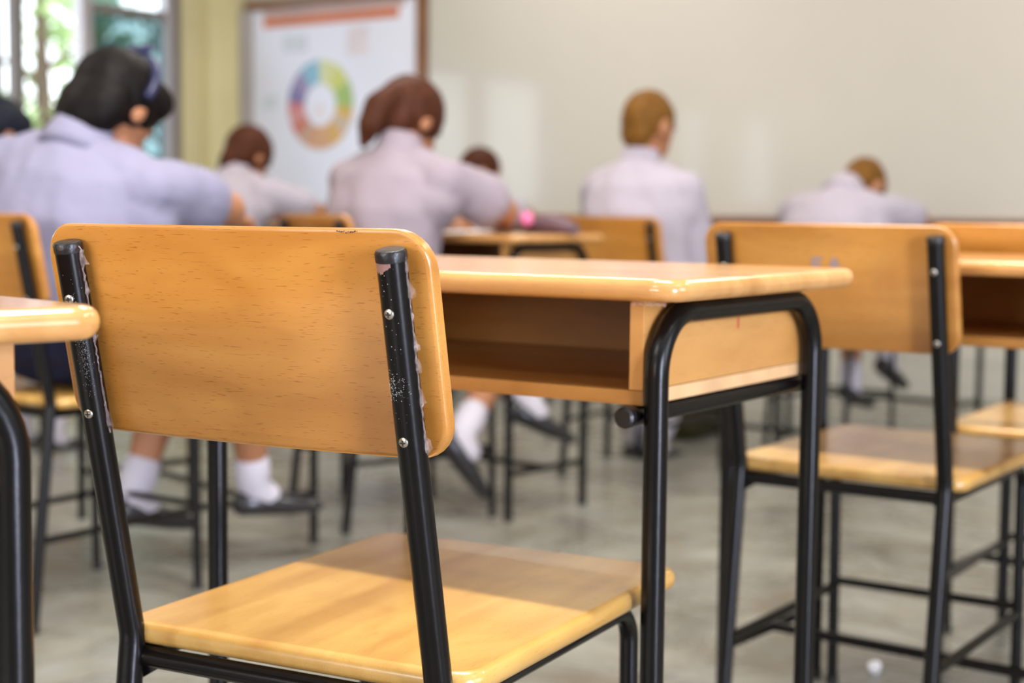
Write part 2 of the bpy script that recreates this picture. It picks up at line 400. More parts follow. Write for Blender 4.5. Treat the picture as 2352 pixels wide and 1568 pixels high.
def person(label, hip, N_, H, pitch, hyaw, yaw, arms, legs, hair='buzz', hairm='hair_short', girl=False, shirt='shirt', bulk=1., sh=.165, tail=None, band=False, roll=0., syaw=None, drop=.075, vk=1., key=None, group='students in white shirts'):
    P = Vector(hip); Nb = Vector(N_); Hc = Vector(H)
    base = Vector((P.x, P.y, 0))
    t = R(yaw); rt = Vector((math.cos(t), -math.sin(t), 0)); fw = Vector((math.sin(t), math.cos(t), 0)); up = Vector((0, 0, 1))
    ts = R(yaw if syaw is None else syaw); rs = Vector((math.cos(ts), -math.sin(ts), 0)); rs = (rs + up * math.sin(R(roll))).normalized()
    spine = (Nb - P).normalized()
    th = R(hyaw); rh = Vector((math.cos(th), -math.sin(th), 0)); fh0 = Vector((math.sin(th), math.cos(th), 0))
    fh = fh0 * math.cos(R(pitch)) - up * math.sin(R(pitch)); uh = rh.cross(fh).normalized()
    Sh = {-1: Nb - rs * sh - spine * drop, 1: Nb + rs * sh - spine * drop}
    def sec(f, rx, ry, k=0.):
        c = P.lerp(Nb, f); r_ = rt.lerp(rs, f).normalized(); d = spine.cross(r_).normalized() * -1
        bow = -fw * (.035 * math.sin(PI * min(f, 1)))
        return (c + bow, r_, d, rx + k, ry + k)
    root = None
    # --- body, one continuous skin
    b = BM()
    loft(b, [sec(-.12, .10, .08), sec(0, .150, .100), sec(.3, .125, .084), sec(.6, .138, .086), sec(.85, .122, .066), sec(.97, .06, .048)])
    capsule(b, [Nb - spine * .03, Nb.lerp(Hc, .35), Hc - uh * .045 - fh * .015], [.056, .049, .05])
    ellip(b, Hc + uh * .012, (rh, fh, uh), (.073, .092, .094))
    ellip(b, Hc - uh * .052 + fh * .030, (rh, fh, uh), (.052, .053, .055))
    ellip(b, Hc - uh * .022 + fh * .092, (rh, fh, uh), (.012, .018, .020), 10, 8)
    ellip(b, Hc - uh * .066 + fh * .078, (rh, fh, uh), (.022, .009, .009), 10, 8)
    for s in (-1, 1):
        ellip(b, Hc + rh * (s * .076) - uh * .012 - fh * .006, (rh, fh, uh), (.009, .019, .030), 10, 8)
        E_, H_ = Vector(arms[s][0]), Vector(arms[s][1]); S_ = Sh[s]
        capsule(b, [S_, S_.lerp(E_, .5), E_], [.042, .043, .038])
        capsule(b, [E_, E_.lerp(H_, .3), H_], [.038, .038, .025])
        dd = arms[s][2] if len(arms[s]) > 2 else (H_ - E_).normalized() * .6 + fw * .5
        hand(b, H_, dd, (0, 0, -1), .95, .55, s)
        K, A = Vector(legs[s][0]), Vector(legs[s][1]); Hj = P + rt * (s * .085) - up * .01
        capsule(b, [Hj, Hj.lerp(K, .5), K], [.082, .070, .052])
        capsule(b, [K, K.lerp(A, .3), K.lerp(A, .75), A], [.051, .052, .036, .031])
        fd = Vector(legs[s][2]).normalized(); fun = (Vector((fd.y, -fd.x, 0)).normalized()).cross(fd).normalized(); capsule(b, [A - fun * .015, A - fun * .034 + fd * .06, A - fun * .04 + fd * .12], [.028, .020, .013])
    body = fused('person', b, M['skin'], None, .0062 * vk, 3, None, key); tag(body, label, 'person', group)
    for s in (-1, 1):
        e = BM(); ellip(e, Hc + rh * (s * .030) + uh * .006 + fh * .079, (rh, fh, uh), (.013, .008, .006), 12, 8); obj('eye', e, M['eye'], body, 180)
    # --- shirt
    b = BM(); k = .014 * bulk
    loft(b, [sec(.02, .163, .112, k), sec(.12, .172, .12, k), sec(.3, .160, .118, k), sec(.6, .164, .112, k), sec(.82, .150, .090, k), sec(.93, .095, .066, k), sec(1.0, .052, .048, k)])
    for s in (-1, 1):
        E_ = Vector(arms[s][0]); S_ = Sh[s]
        capsule(b, [Nb.lerp(S_, .15) - spine * .035, Nb.lerp(S_, .6) - spine * .02, S_ - spine * .012], [.060, .064, .060]); capsule(b, [Nb.lerp(S_, .4) - spine * .12, S_.lerp(Nb, .12) - spine * .075], [.085, .074])
        f = arms[s][3] if len(arms[s]) > 3 else .72
        q = S_.lerp(E_, f); sb_ = 1 + (bulk - 1) * .4; capsule(b, [S_ - spine * .008, S_.lerp(q, .55), q], [.058 * sb_, .063 * sb_, .066 * sb_])
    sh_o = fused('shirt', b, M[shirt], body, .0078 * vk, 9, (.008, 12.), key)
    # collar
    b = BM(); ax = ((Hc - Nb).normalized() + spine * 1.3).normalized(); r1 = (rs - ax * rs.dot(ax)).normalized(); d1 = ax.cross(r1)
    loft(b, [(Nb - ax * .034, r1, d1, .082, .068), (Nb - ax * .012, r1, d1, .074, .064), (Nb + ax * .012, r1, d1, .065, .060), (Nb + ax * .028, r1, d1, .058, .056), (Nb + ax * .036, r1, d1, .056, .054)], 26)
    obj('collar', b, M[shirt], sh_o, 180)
    # --- skirt or shorts
    b = BM()
    loft(b, [sec(-.14, .13, .09, .02), sec(0, .165, .118, .02), sec(.14, .155, .112, .02)])
    for s in (-1, 1):
        K = Vector(legs[s][0]); Hj = P + rt * (s * .085) - up * .01
        if girl:
            capsule(b, [Hj, Hj.lerp(K, .55), Hj.lerp(K, 1.02)], [.10, .094, .085]); capsule(b, [K - up * .005 - fw * .03, K - up * .07 - fw * .02], [.078, .07])
        else: capsule(b, [Hj, Hj.lerp(K, .5), Hj.lerp(K, .8)], [.10, .09, .084])
    if girl:
        K0, K1 = Vector(legs[-1][0]), Vector(legs[1][0]); m0 = P - up * .01; m1 = K0.lerp(K1, .5)
        capsule(b, [m0, m0.lerp(m1, .9)], [.10, .08])
    fused('skirt' if girl else 'shorts', b, M['navy'], body, .010 * vk, 5, (.004, 11.), key)
    # --- socks and shoes
    for s in (-1, 1):
        K, A = Vector(legs[s][0]), Vector(legs[s][1]); fd = Vector(legs[s][2]).normalized()
        b = BM(); capsule(b, [K.lerp(A, .80), K.lerp(A, .9), A, A - up * .02 + fd * .03], [.041, .041, .038, .036]); obj('sock', b, M['sock'], body, 180)
        b = BM(); sd = Vector((fd.y, -fd.x, 0)).normalized(); un = sd.cross(fd).normalized(); o0 = A - un * .042
        loft(b, [(o0 - fd * .045 + un * .004, sd, un, .020, .016), (o0 - fd * .03 + un * .010, sd, un, .031, .032), (o0 + fd * .03 + un * .010, sd, un, .034, .034), (o0 + fd * .09, sd, un, .039, .025), (o0 + fd * .14 - un * .004, sd, un, .036, .019), (o0 + fd * .165 - un * .006, sd, un, .026, .014), (o0 + fd * .178 - un * .008, sd, un, .010, .006)], 18)
        obj('shoe', b, M['shoe'], body, 180)
    # --- hair
    b = BM()
    if hair == 'bob':
        ellip(b, Hc + uh * .028 - fh * .014, (rh, fh, uh), (.090, .105, .095))
        ellip(b, Hc - uh * .028 - fh * .055, (rh, fh, uh), (.084, .058, .088))
        ellip(b, Hc + uh * .060 + fh * .036, (rh, fh, uh), (.078, .060, .052))
        for s in (-1, 1): ellip(b, Hc + rh * (s * .066) + uh * .050 + fh * .028, (rh, fh, uh), (.020, .046, .040))
    elif hair == 'tail':
        ellip(b, Hc + uh * .022 - fh * .012, (rh, fh, uh), (.087, .103, .098))
        ellip(b, Hc - uh * .02 - fh * .05, (rh, fh, uh), (.074, .05, .07))
        if tail: capsule(b, tail, [.035, .042, .034, .012][:len(tail)])
    else:
        ellip(b, Hc + uh * .020 - fh * .008, (rh, fh, uh), (.077, .095, .092))
        ellip(b, Hc - uh * .03 - fh * .048, (rh, fh, uh), (.060, .044, .055))
    ho = fused('hair', b, M[hairm], body, .0065 * vk, 4, (.0025, 30.))
    if band:
        b = BM(); c0 = Hc + uh * .028 - fh * .030
        pts = [c0 + rh * (.094 * math.cos(PI * (i / 20) * 1.1 - .16)) + uh * (.099 * math.sin(PI * (i / 20) * 1.1 - .16)) + fh * .01 for i in range(21)]
        tube(b, pts, .010, 8); obj('hairband', b, M['ribbon'], ho, 180)
        b = BM(); tp = c0 + uh * .102 + rh * .010
        for s in (-1, 1): ellip(b, tp + rh * (s * .017) + uh * .009, (rh, fh, uh), (.020, .010, .013), 10, 8)
        ellip(b, tp + uh * .006, (rh, fh, uh), (.010, .011, .012), 10, 8)
        fused('bow', b, M['ribbon'], ho, .004, 2)
    return body

up3 = lambda x, y, z: (x, y, z)
# girl at the left with the navy hairband
person('girl with bobbed dark hair and a navy hairband bending over her desk', (-2.60, 2.02, .56), (-2.565, 2.02, .955), (-2.562, 2.105, 1.012), 38, -7, -6,
       {-1: [(-2.90, 2.26, .81), (-2.86, 2.50, .790), (.25, .9, -.05)], 1: [(-2.455, 2.31, .815), (-2.64, 2.50, .790), (-.5, .8, -.05), .62]},
       {-1: [(-2.69, 2.38, .50), (-2.72, 2.27, .175), (.15, 1, -.22)], 1: [(-2.53, 2.43, .47), (-2.575, 2.50, .178), (.35, 1, -.05)]},
       'bob', 'hair_black', True, 'shirt', 1.2, .175, None, True, roll=-8, syaw=-14, key='B')
person('girl with a reddish brown ponytail leaning on her desk', (-2.74, 3.14, .56), (-2.715, 3.17, .975), (-2.730, 3.235, 1.055), 30, 8, 10,
       {-1: [(-3.00, 3.38, .80), (-2.90, 3.56, .785), (.5, .8, -.05)], 1: [(-2.525, 3.385, .815), (-2.66, 3.545, .785), (-.5, .8, -.05), .7]},
       {-1: [(-2.72, 3.54, .50), (-2.47, 3.42, .30), (.5, .8, -.4)], 1: [(-2.56, 3.50, .49), (-2.50, 3.17, .23), (.3, .55, -.75)]},
       'tail', 'hair_brown', True, 'shirt2', 1.15, .165, [(-2.725, 3.165, 1.120), (-2.735, 3.115, 1.085), (-2.745, 3.085, 1.03), (-2.755, 3.075, .985)], syaw=2, key='P3')
person('boy with cropped brown hair sitting upright, facing the whiteboard', (-2.56, 4.17, .56), (-2.59, 4.175, .975), (-2.578, 4.205, 1.085), 8, 12, 0,
       {-1: [(-2.84, 4.36, .79), (-2.70, 4.56, .785), (.4, .9, -.05)], 1: [(-2.425, 4.25, .665), (-2.46, 4.45, .625), (-.2, .9, -.2), .95]},
       {-1: [(-2.66, 4.54, .50), (-2.765, 4.46, .047), (0, 1, -.02)], 1: [(-2.50, 4.54, .50), (-2.675, 4.43, .047), (0, 1, -.02)]},
       'buzz', 'hair_short', False, 'shirt3', 1.12, .158, drop=.085, vk=1.15, key='P5')
person('boy with cropped hair bent low with his head down at the right', (-2.42, 5.12, .53), (-2.385, 5.24, .905), (-2.365, 5.345, .915), 58, 8, 0,
       {-1: [(-2.66, 5.38, .80), (-2.50, 5.56, .785), (.5, .8, -.05)], 1: [(-2.165, 5.40, .795), (-2.28, 5.58, .785), (-.4, .8, -.05)]},
       {-1: [(-2.47, 5.52, .48), (-2.40, 5.36, .19), (.1, .9, -.25)], 1: [(-2.32, 5.52, .48), (-2.31, 5.48, .28), (.1, .9, -.4)]},
       'buzz', 'hair_short', False, 'shirt3', 1.1, .15, drop=.075, vk=1.25, key='P6')
person('dark-haired student below the colour wheel poster, one forearm on the desk', (-4.42, 4.13, .56), (-4.41, 4.19, .955), (-4.40, 4.255, 1.015), 30, 4, 0,
       {-1: [(-4.66, 4.36, .80), (-4.55, 4.56, .785), (.4, .9, -.05)], 1: [(-4.165, 4.36, .81), (-4.27, 4.54, .785), (-.4, .9, -.05)]},
       {-1: [(-4.51, 4.50, .50), (-4.51, 4.42, .047), (0, 1, -.02)], 1: [(-4.33, 4.50, .50), (-4.33, 4.42, .047), (0, 1, -.02)]},
       'tail', 'hair_brown', True, 'shirt3', 1.1, .165, [(-4.40, 4.19, 1.06), (-4.41, 4.165, 1.00), (-4.42, 4.155, .955)], vk=1.35, key='P2')
person('small student with short brown hair in profile beyond the ponytailed girl', (-4.13, 5.14, .56), (-4.12, 5.22, .90), (-4.09, 5.30, .975), 28, 34, 8,
       {-1: [(-4.36, 5.38, .80), (-4.20, 5.56, .785), (.4, .9, -.05)], 1: [(-3.89, 5.36, .80), (-4.00, 5.56, .785), (-.4, .9, -.05)]},
       {-1: [(-4.20, 5.52, .50), (-4.20, 5.45, .047), (0, 1, -.02)], 1: [(-4.03, 5.52, .50), (-4.03, 5.45, .047), (0, 1, -.02)]},
       'buzz', 'hair_brown', False, 'shirt3', 1.05, .15, vk=1.35, key='P4')
person('student with black hair cut off by the left edge of the picture', (-4.42, 3.0, .56), (-4.41, 3.05, .965), (-4.385, 3.12, 1.05), 30, 0, 0,
       {-1: [(-4.66, 3.22, .80), (-4.55, 3.40, .785), (.4, .9, -.05)], 1: [(-4.17, 3.22, .80), (-4.27, 3.40, .785), (-.4, .9, -.05)]},
       {-1: [(-4.51, 3.36, .50), (-4.51, 3.275, .047), (0, 1, -.02)], 1: [(-4.33, 3.36, .50), (-4.33, 3.275, .047), (0, 1, -.02)]},
       'bob', 'hair_bluish', True, 'shirt', 1.1, .165, vk=1.35, key='P0')

# ------------------------------------------------------------------ the school chair
TR = .0116                      # tube radius
VB, VT, WT = -.003, -.0765, .7815
def post_pt(u, w):              # centre line of a rear post above the bend
    a = (w - (SH - .01)) / (WT - SH + .01); return Vector((u, VB + (VT - VB) * a, w))
def screw(parent, p, n, r=.0039):
    n = Vector(n).normalized(); a = Vector((1, 0, 0)); b = n.cross(a).normalized(); a = b.cross(n)
    bm = BM(); prof = [(r, -.001), (r, .0006), (r * .8, .0014), (r * .35, .0018)]; rings = []
    for rr, h in prof: rings.append([bm.verts.new(p + n * h + a * (rr * math.cos(2 * PI * k / 18)) + b * (rr * math.sin(2 * PI * k / 18))) for k in range(18)])
    for A, B in zip(rings, rings[1:]):
        for k in range(18): bm.faces.new((A[k], A[(k + 1) % 18], B[(k + 1) % 18], B[k]))
    bm.faces.new(rings[-1])
    for ax, ay in ((a, b), (b, a)):     # cross recess
        q = [p + n * .0021 + ax * (sx * r * .62) + ay * (sy * r * .15) for sx, sy in ((-1, -1), (1, -1), (1, 1), (-1, 1))]
        f = bm.faces.new([bm.verts.new(v) for v in q]); f.material_index = 1
    return obj('screw', bm, [M['steel'], M['recess']], parent)
def make_chair():
    root = empty('school_chair')
    bm = BM()
    rg = slab(bm, SW, SD, .021, .028, .0095, lambda x, y, z: Vector((x + SW / 2, y + SD / 2, z + SH - .0105)))
    bm.faces.new(rg[0][::-1]); bm.faces.new(rg[-1]); obj('seat', bm, M['wood_seat'], root)
    # backrest: slightly curved board lying against the front of the posts
    BW, BH, W0 = .378, .1785, .6235
    tilt = math.atan2(VT - VB, WT - SH + .01)
    def pl(x, y, z):
        w = W0 + BH / 2 + y; c = post_pt(0, w)
        bulge = .011 * (1 - (2 * x / BW) ** 2) - .0045
        return Vector((x + .171, c.y + TR + .008 - z - bulge, w))
    bm = BM(); rings = []
    er, t, seg = .004, .0145, 3
    prof = [(er * (1 - math.sin(PI / 2 * k / seg)), -t / 2 + er * (1 - math.cos(PI / 2 * k / seg))) for k in range(seg + 1)] + \
           [(er * (1 - math.cos(PI / 2 * k / seg)), t / 2 - er * (1 - math.sin(PI / 2 * k / seg))) for k in range(seg + 1)]
    def outline(w, d, r):
        base = rrect(w, d, r, 7); out = []
        for i, a in enumerate(base):
            b = base[(i + 1) % len(base)]; n = max(1, int(abs(a[0] - b[0]) / .03))
            for k in range(n): out.append((a[0] + (b[0] - a[0]) * k / n, a[1] + (b[1] - a[1]) * k / n))
        return out
    m0 = len(outline(BW, BH, .03))
    for ins, z in prof:
        o = outline(BW - 2 * ins, BH - 2 * ins, .03 - ins)
        rings.append([bm.verts.new(pl(x, y, z)) for x, y in o])
    m0 = min(len(r_) for r_ in rings)
    for A, B in zip(rings, rings[1:]):
        for k in range(m0): bm.faces.new((A[k], A[(k + 1) % m0], B[(k + 1) % m0], B[k]))
    # faces of the board, strip by strip so that the curve stays smooth
    for rg_, flip in ((rings[0], True), (rings[-1], False)):
        f = bm.faces.new(rg_[::-1] if flip else rg_)
        xs = [-.14 + .02 * i for i in range(15)]
        for x in xs:
            g = [f2 for f2 in bm.faces if len(f2.verts) > 4]
            geom = set(g)
            for f2 in g: geom |= set(f2.edges) | set(f2.verts)
            bmesh.ops.bisect_plane(bm, geom=list(geom), plane_co=(x + .171, 0, 0), plane_no=(1, 0, 0))
    for v in bm.verts: pass
    obj('backrest', bm, M['wood_back'], root, 30)
    for s, u in ((0, .0219), (1, .3371)):
        foot = Vector((u, VB - .052, 0)); bend = Vector((u, VB, SH - .012)); top = post_pt(u, WT)
        pts = fillet([foot, bend, top], .05, 6)
        bm = BM(); tube(bm, pts, TR, 20); leg = obj('rear_leg', bm, M['black'], root)
        ax = (top - bend).normalized(); bm = BM()
        tube(bm, [top - ax * .003, top - ax * .0005, top + ax * .0035, top + ax * .0055, top + ax * .0062], TR, 20, True, [TR + .0004, TR + .0006, TR + .0006, TR - .0006, TR - .003])
        obj('end_cap', bm, M['plastic'], leg)
        for w in (.7415, .6435):
            c = post_pt(u, w); n = Vector((.02, -1, -.21)) if s else Vector((.24, -1, -.21))
            n.normalize(); screw(leg, c + n * TR, n)
        bm = BM(); tube(bm, [foot + Vector((0, .0008, .0)), foot + Vector((0, .0013, .016))], TR + .0015, 16); obj('foot_cap', bm, M['plastic'], leg)
        # gusset plate at the bend
        bm = BM(); g = [(u, VB + .004, SH - .022), (u + (.045 if not s else -.045), VB + .018, SH - .026), (u, VB + .006, SH - .055)]
        lo = [bm.verts.new((x, y - .0015, z)) for x, y, z in g]; hi = [bm.verts.new((x, y + .0015, z)) for x, y, z in g]
        bm.faces.new(lo); bm.faces.new(hi[::-1])
        for k in range(3): bm.faces.new((lo[k], lo[(k + 1) % 3], hi[(k + 1) % 3], hi[k]))
        obj('gusset', bm, M['black'], leg)
        # side rail bending down into the front leg
        uf = u
        pts = fillet([(u, VB, SH - .031), (uf, .378, SH - .031), (uf, .386, 0)], .035, 7)
        bm = BM(); tube(bm, pts, .0095, 16); fl = obj('front_leg', bm, M['black'], root)
        bm = BM(); tube(bm, [(uf, .386, 0), (uf, .386, .016)], .0112, 16); obj('foot_cap', bm, M['plastic'], fl)
        bm = BM(); tube(bm, [(u, VB - .029, .175), (uf, .383, .175)], .0075, 12); obj('stretcher', bm, M['black'], root)
    for y, z, r_ in ((VB + .006, SH - .031, .0095), (.36, SH - .031, .0085), (.383, .185, .0075)):
        bm = BM(); tube(bm, [(.0219, y, z), (.3371, y, z)], r_, 12); obj('seat_rail' if z > .3 else 'stretcher', bm, M['black'], root)
    return root

# ------------------------------------------------------------------ the school desk (origin: floor under the front right leg)
def make_desk():
    root = empty('school_desk')
    TW, TD = LW + 2 * OV, LD + OF + OFR
    bm = BM()
    rg = slab(bm, TW, TD, .022, .03, .0105, lambda x, y, z: Vector((x - LW / 2, y + (LD + OFR - OF) / 2, z + DT - .011)), 5)
    bm.faces.new(rg[0][::-1]); bm.faces.new(rg[-1]); obj('tabletop', bm, M['wood_top'], root)
    zt = DT - .0225
    rr = .0117
    for s, u in ((1, 0.), (-1, -LW)):
        pts = fillet([(u, 0, 0), (u, 0, zt - rr), (u, LD, zt - rr), (u, LD, 0)], .062, 10)
        bm = BM(); tube(bm, pts, rr, 22); lf = obj('leg_frame', bm, M['black'], root)
        for y in (0, LD):
            bm = BM(); tube(bm, [(u, y, 0), (u, y, .018)], rr + .0015, 18); obj('foot_cap', bm, M['plastic'], lf)
        ub = u - s * .0225
        bm = BM(); tube(bm, [(ub, -.016, .621), (ub, LD + .01, .621)], .0098, 18); sb = obj('side_bar', bm, M['black'], root)
        for y, d in ((-.016, -1), (LD + .01, 1)):
            bm = BM(); tube(bm, [(ub, y - d * .001, .621), (ub, y + d * .006, .621), (ub, y + d * .0085, .621)], .0105, 18, True, [.0106, .0106, .0085]); obj('end_cap', bm, M['plastic'], sb)
        bm = BM(); tube(bm, [(u, .004, .125), (u, LD - .004, .125)], .0085, 14); obj('lower_bar', bm, M['black'], root)
        # side board of the box
        x = u - s * .0215
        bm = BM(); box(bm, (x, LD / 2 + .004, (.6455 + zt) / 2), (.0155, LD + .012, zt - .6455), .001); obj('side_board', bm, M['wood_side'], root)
    bm = BM(); tube(bm, [(0, LD / 2, .125), (-LW, LD / 2, .125)], .0085, 14); obj('cross_bar', bm, M['black'], root)
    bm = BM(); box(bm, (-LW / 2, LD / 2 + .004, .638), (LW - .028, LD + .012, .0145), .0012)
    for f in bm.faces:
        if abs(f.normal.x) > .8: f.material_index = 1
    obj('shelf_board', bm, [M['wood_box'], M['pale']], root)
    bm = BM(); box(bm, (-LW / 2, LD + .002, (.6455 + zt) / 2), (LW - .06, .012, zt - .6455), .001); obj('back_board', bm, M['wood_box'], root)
    return root

chair0 = make_chair(); desk0 = make_desk()
def put(o, x, y, yaw, label, cat, group, scale=None):
    o.location = (x, y, 0); o.rotation_euler = (0, 0, -R(yaw)); tag(o, label, cat, group)
    if scale: o.scale = scale
    return o
CG, DG = 'wooden school chairs', 'wooden school desks'
CH = {}
keep_chair = chair0
src = [copy_tree(chair0) for _ in chairs[1:]]
for o, (k, x, y, yaw, lab) in zip([chair0] + src, chairs):
    CH[k] = put(o, x, y, yaw, lab, 'chair', CG)
CH['P6'].scale = (.94, .94, .925)
DK = {}
src = [copy_tree(desk0) for _ in desks[1:]]
for o, (k, x, y, yaw, lab) in zip([desk0] + src, desks):
    DK[k] = put(o, x, y, yaw, lab, 'desk', DG, None if k in ('hero', 'L') else (DSX, DSY, 1))

# ---- wear, marks and painted sheen on the nearest chair, as parts of that chair
hero = CH['hero']
def film(parent, u, side, w_lo, w_hi, wid, seed, name='torn_film'):
    """ragged strip of clear film left on the board beside a post"""
    rnd = random.Random(seed); bm = BM(); n = 46; prev = None; tooth = 0
    for i in range(n + 1):
        w = w_lo + (w_hi - w_lo) * i / n; c = post_pt(u, w)
        tooth = tooth - wid * .3 if tooth > wid * .15 else (wid * rnd.uniform(.6, 1.5) if rnd.random() < .10 else 0)
        e = wid * (.35 + .25 * rnd.random()) + max(tooth, 0)
        back = c.y - .0005 + .0015 * rnd.random()
        a = bm.verts.new((u + side * (TR * .55), c.y - .002, w)); b = bm.verts.new((u + side * (TR + e * .45), back, w + rnd.uniform(-.001, .001)))
        d = bm.verts.new((u + side * (TR + e), back - .003 * rnd.random(), w + rnd.uniform(-.002, .002)))
        if prev:
            bm.faces.new((prev[0], a, b, prev[1])); bm.faces.new((prev[1], b, d, prev[2]))
        prev = (a, b, d)
    return obj(name, bm, M['film'], parent, 0)
tag(film(hero, .3371, 1, .632, .782, .0042, 3), 'ragged clear film beside the right post')
tag(film(hero, .0219, 1, .624, .784, .0055, 11), 'ragged clear film beside the left post')
def blobs(parent, name, mat, pts, r0, r1, seed):
    rnd = random.Random(seed); bm = BM()
    for p, n in pts:
        r_ = rnd.uniform(r0, r1); a = Vector((1, 0, 0)); b = n.cross(a).normalized(); k = rnd.randint(5, 7)
        bm.faces.new([bm.verts.new(p + n * .0003 + a * (r_ * math.cos(2 * PI * i / k)) + b * (r_ * math.sin(2 * PI * i / k))) for i in range(k)])
    return obj(name, bm, mat, parent, 0)
rnd = random.Random(5); pts = []
for i in range(190):
    w = rnd.gauss(.6825, .0055) if i < 150 else rnd.uniform(.655, .775)
    th = rnd.gauss(.05, .45) if i < 150 else rnd.uniform(-.1, .9)
    n = Vector((math.sin(th - .3), -math.cos(th - .3), 0)); pts.append((post_pt(.3371, w) + n * TR, n))
d = blobs(hero, 'dust_and_sheen_speckle', M['dust'], pts, .00010, .00030, 6); tag(d, 'white dust speckled on the right post', kind='stuff')
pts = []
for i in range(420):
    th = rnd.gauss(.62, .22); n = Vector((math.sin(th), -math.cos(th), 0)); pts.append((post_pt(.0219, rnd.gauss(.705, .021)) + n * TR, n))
d = blobs(hero, 'dust_and_sheen_speckle', M['dust'], pts, .00010, .00028, 8); tag(d, 'pale speckles painting the whitish sheen on the left post', kind='stuff')  # speckles paint the broad reflected sheen of the left post
bm = BM(); n_ = 22                       # worn ring of primer under the cap of the right post
lo, hi = [], []
rnd = random.Random(9)
for k in range(n_):
    th = -1.3 + 1.75 * k / (n_ - 1); n = Vector((math.sin(th), -math.cos(th), 0))
    hi.append(bm.verts.new(post_pt(.3371, .7775) + n * (TR + .0003)))
    dd = .004 + .0055 * max(0, math.cos((th + .35) * 2.2)) * rnd.uniform(.6, 1.2)
    lo.append(bm.verts.new(post_pt(.3371, .7775 - dd) + n * (TR + .0003)))
for k in range(n_ - 1): bm.faces.new((lo[k], lo[k + 1], hi[k + 1], hi[k]))
obj('worn_paint', bm, M['mauve'], hero, 0)
def backface_y(x, w):                    # rear face of the backrest board
    c = post_pt(0, w); bulge = .011 * (1 - (2 * (x - .171) / .378) ** 2) - .0045
    return c.y + TR + .008 - .00725 - bulge - .0006
bm = BM(); rnd = random.Random(2)
for i in range(9):
    x = .285 + .017 * i / 9; w = .7985 + rnd.uniform(-.0006, .0006); y = backface_y(x, w)
    bm.faces.new([bm.verts.new((x + a, y - .0006, w + b + rnd.uniform(-.0004, .0004))) for a, b in ((0, 0), (.0016, .0002), (.002, .0011), (.0004, .0008))])
obj('scuff', bm, M['ink'], hero, 0)
# faded letters on the backrest of the chair beyond
cC = CH['C']
def glyph(bm, strokes, x0, w0, s):
    for (ax, ay, bx, by) in strokes:
        a = Vector((ax, 0, ay)); b = Vector((bx, 0, by)); d = (b - a).normalized(); nn = Vector((-d.z, 0, d.x)) * .11
        q = []
        for p in (a + nn, a - nn, b - nn, b + nn):
            x = x0 + p.x * s; w = w0 + p.z * s; q.append(bm.verts.new((x, backface_y(x, w) - .0012, w)))
        bm.faces.new(q)
bm = BM()
glyph(bm, [(0, 0, 0, 1), (0, .92, .6, .92), (0, .5, .5, .5), (0, .08, .6, .08)], .158, .733, .021)
glyph(bm, [(0, 0, .38, 1), (.38, 1, .75, 0), (.15, .35, .62, .35)], .1815, .733, .021)
tag(obj('lettering', bm, M['blueink'], cC, 0), 'faded blue letters')
# red pen stroke and end-grain ring on the near desk
hd = DK['hero']
bm = BM(); box(bm, (-.0132, .205, .701), (.0006, .003, .014), 0); obj('pen_mark', bm, M['redink'], hd, 0)
bm = BM(); rnd = random.Random(21); prev = None          # crumpled film under the near corner of the top
for i in range(15):
    x = -.018 + .034 * i / 14; a = bm.verts.new((x, -.012, DT - .0215)); b = bm.verts.new((x + rnd.uniform(-.002, .002), -.015 - rnd.uniform(0, .004), DT - .023 - rnd.uniform(.0005, .004)))
    if prev: bm.faces.new((prev[0], a, b, prev[1]))
    prev = (a, b)
obj('torn_film', bm, M['film'], hd, 0)

# ------------------------------------------------------------------ small things
def sheet(name, label, x, y, z, w, d, yaw, cat='paper'):
    bm = BM(); n = 8; rows = []
    for i in range(n + 1):
        rows.append([bm.verts.new(((j / n - .5) * w, (i / n - .5) * d, .0012 + .004 * max(0, (i / n - .7)) ** 2 * 8)) for j in range(n + 1)])
    for i in range(n):
        for j in range(n): bm.faces.new((rows[i][j], rows[i][j + 1], rows[i + 1][j + 1], rows[i + 1][j]))
    o = obj(name, bm, M['paper'], None, 180, (x, y, z)); o.rotation_euler = (0, 0, -R(yaw)); return tag(o, label, cat)
sheet('exam_paper', 'white exam paper under the hands of the girl with the ponytail', -2.78, 3.46, DT, .21, .297, 10)
sheet('exam_paper', 'white exam paper on the desk of the girl with the navy hairband', -2.80, 2.62, DT, .21, .297, 10)
# mauve pencil case with a pink pompom
pc = empty('pencil_case', (-2.452, 3.50, DT), -R(12)); tag(pc, 'dark mauve pencil case with a pink pompom on the desk of the ponytailed girl', 'pencil case')
bm = BM(); prev = None
secs = []
for i in range(11):
    f = i / 10; x = -.095 + .19 * f; e = math.sin(PI * min(max(f, .06), .94)) ** .35
    secs.append((Vector((x, 0, .026 * e + .001)), Vector((0, 1, 0)), Vector((0, 0, 1)), .032 * e, .026 * e))
loft(bm, secs, 16); obj('pouch', bm, M['case'], pc, 60)
bm = BM(); tube(bm, [(-.085, 0, .0535), (-.04, 0, .054), (.04, 0, .054), (.085, 0, .0535)], .0022, 6); obj('zip', bm, M['steel'], pc)
bm = BM(); bmesh.ops.create_icosphere(bm, subdivisions=4, radius=.019)
for v in bm.verts: v.co *= 1 + .12 * noise.noise(v.co * 260)
bmesh.ops.translate(bm, vec=(-.052, -.044, .040), verts=bm.verts[:]); obj('pompom', bm, M['pink'], pc, 180)
# small dark pouch on the desk of the student below the poster
pb = empty('pencil_pouch', (-4.22, 4.66, DT), R(10)); tag(pb, 'small dark olive pouch on the desk of the student below the poster', 'pencil case')
bm = BM(); box(bm, (0, 0, .022), (.12, .05, .044), .012); obj('pouch', bm, M['darkcase'], pb, 60)
bm = BM(); tube(bm, [(-.05, 0, .0445), (.05, 0, .0445)], .002, 6); obj('zip', bm, M['steel'], pb)
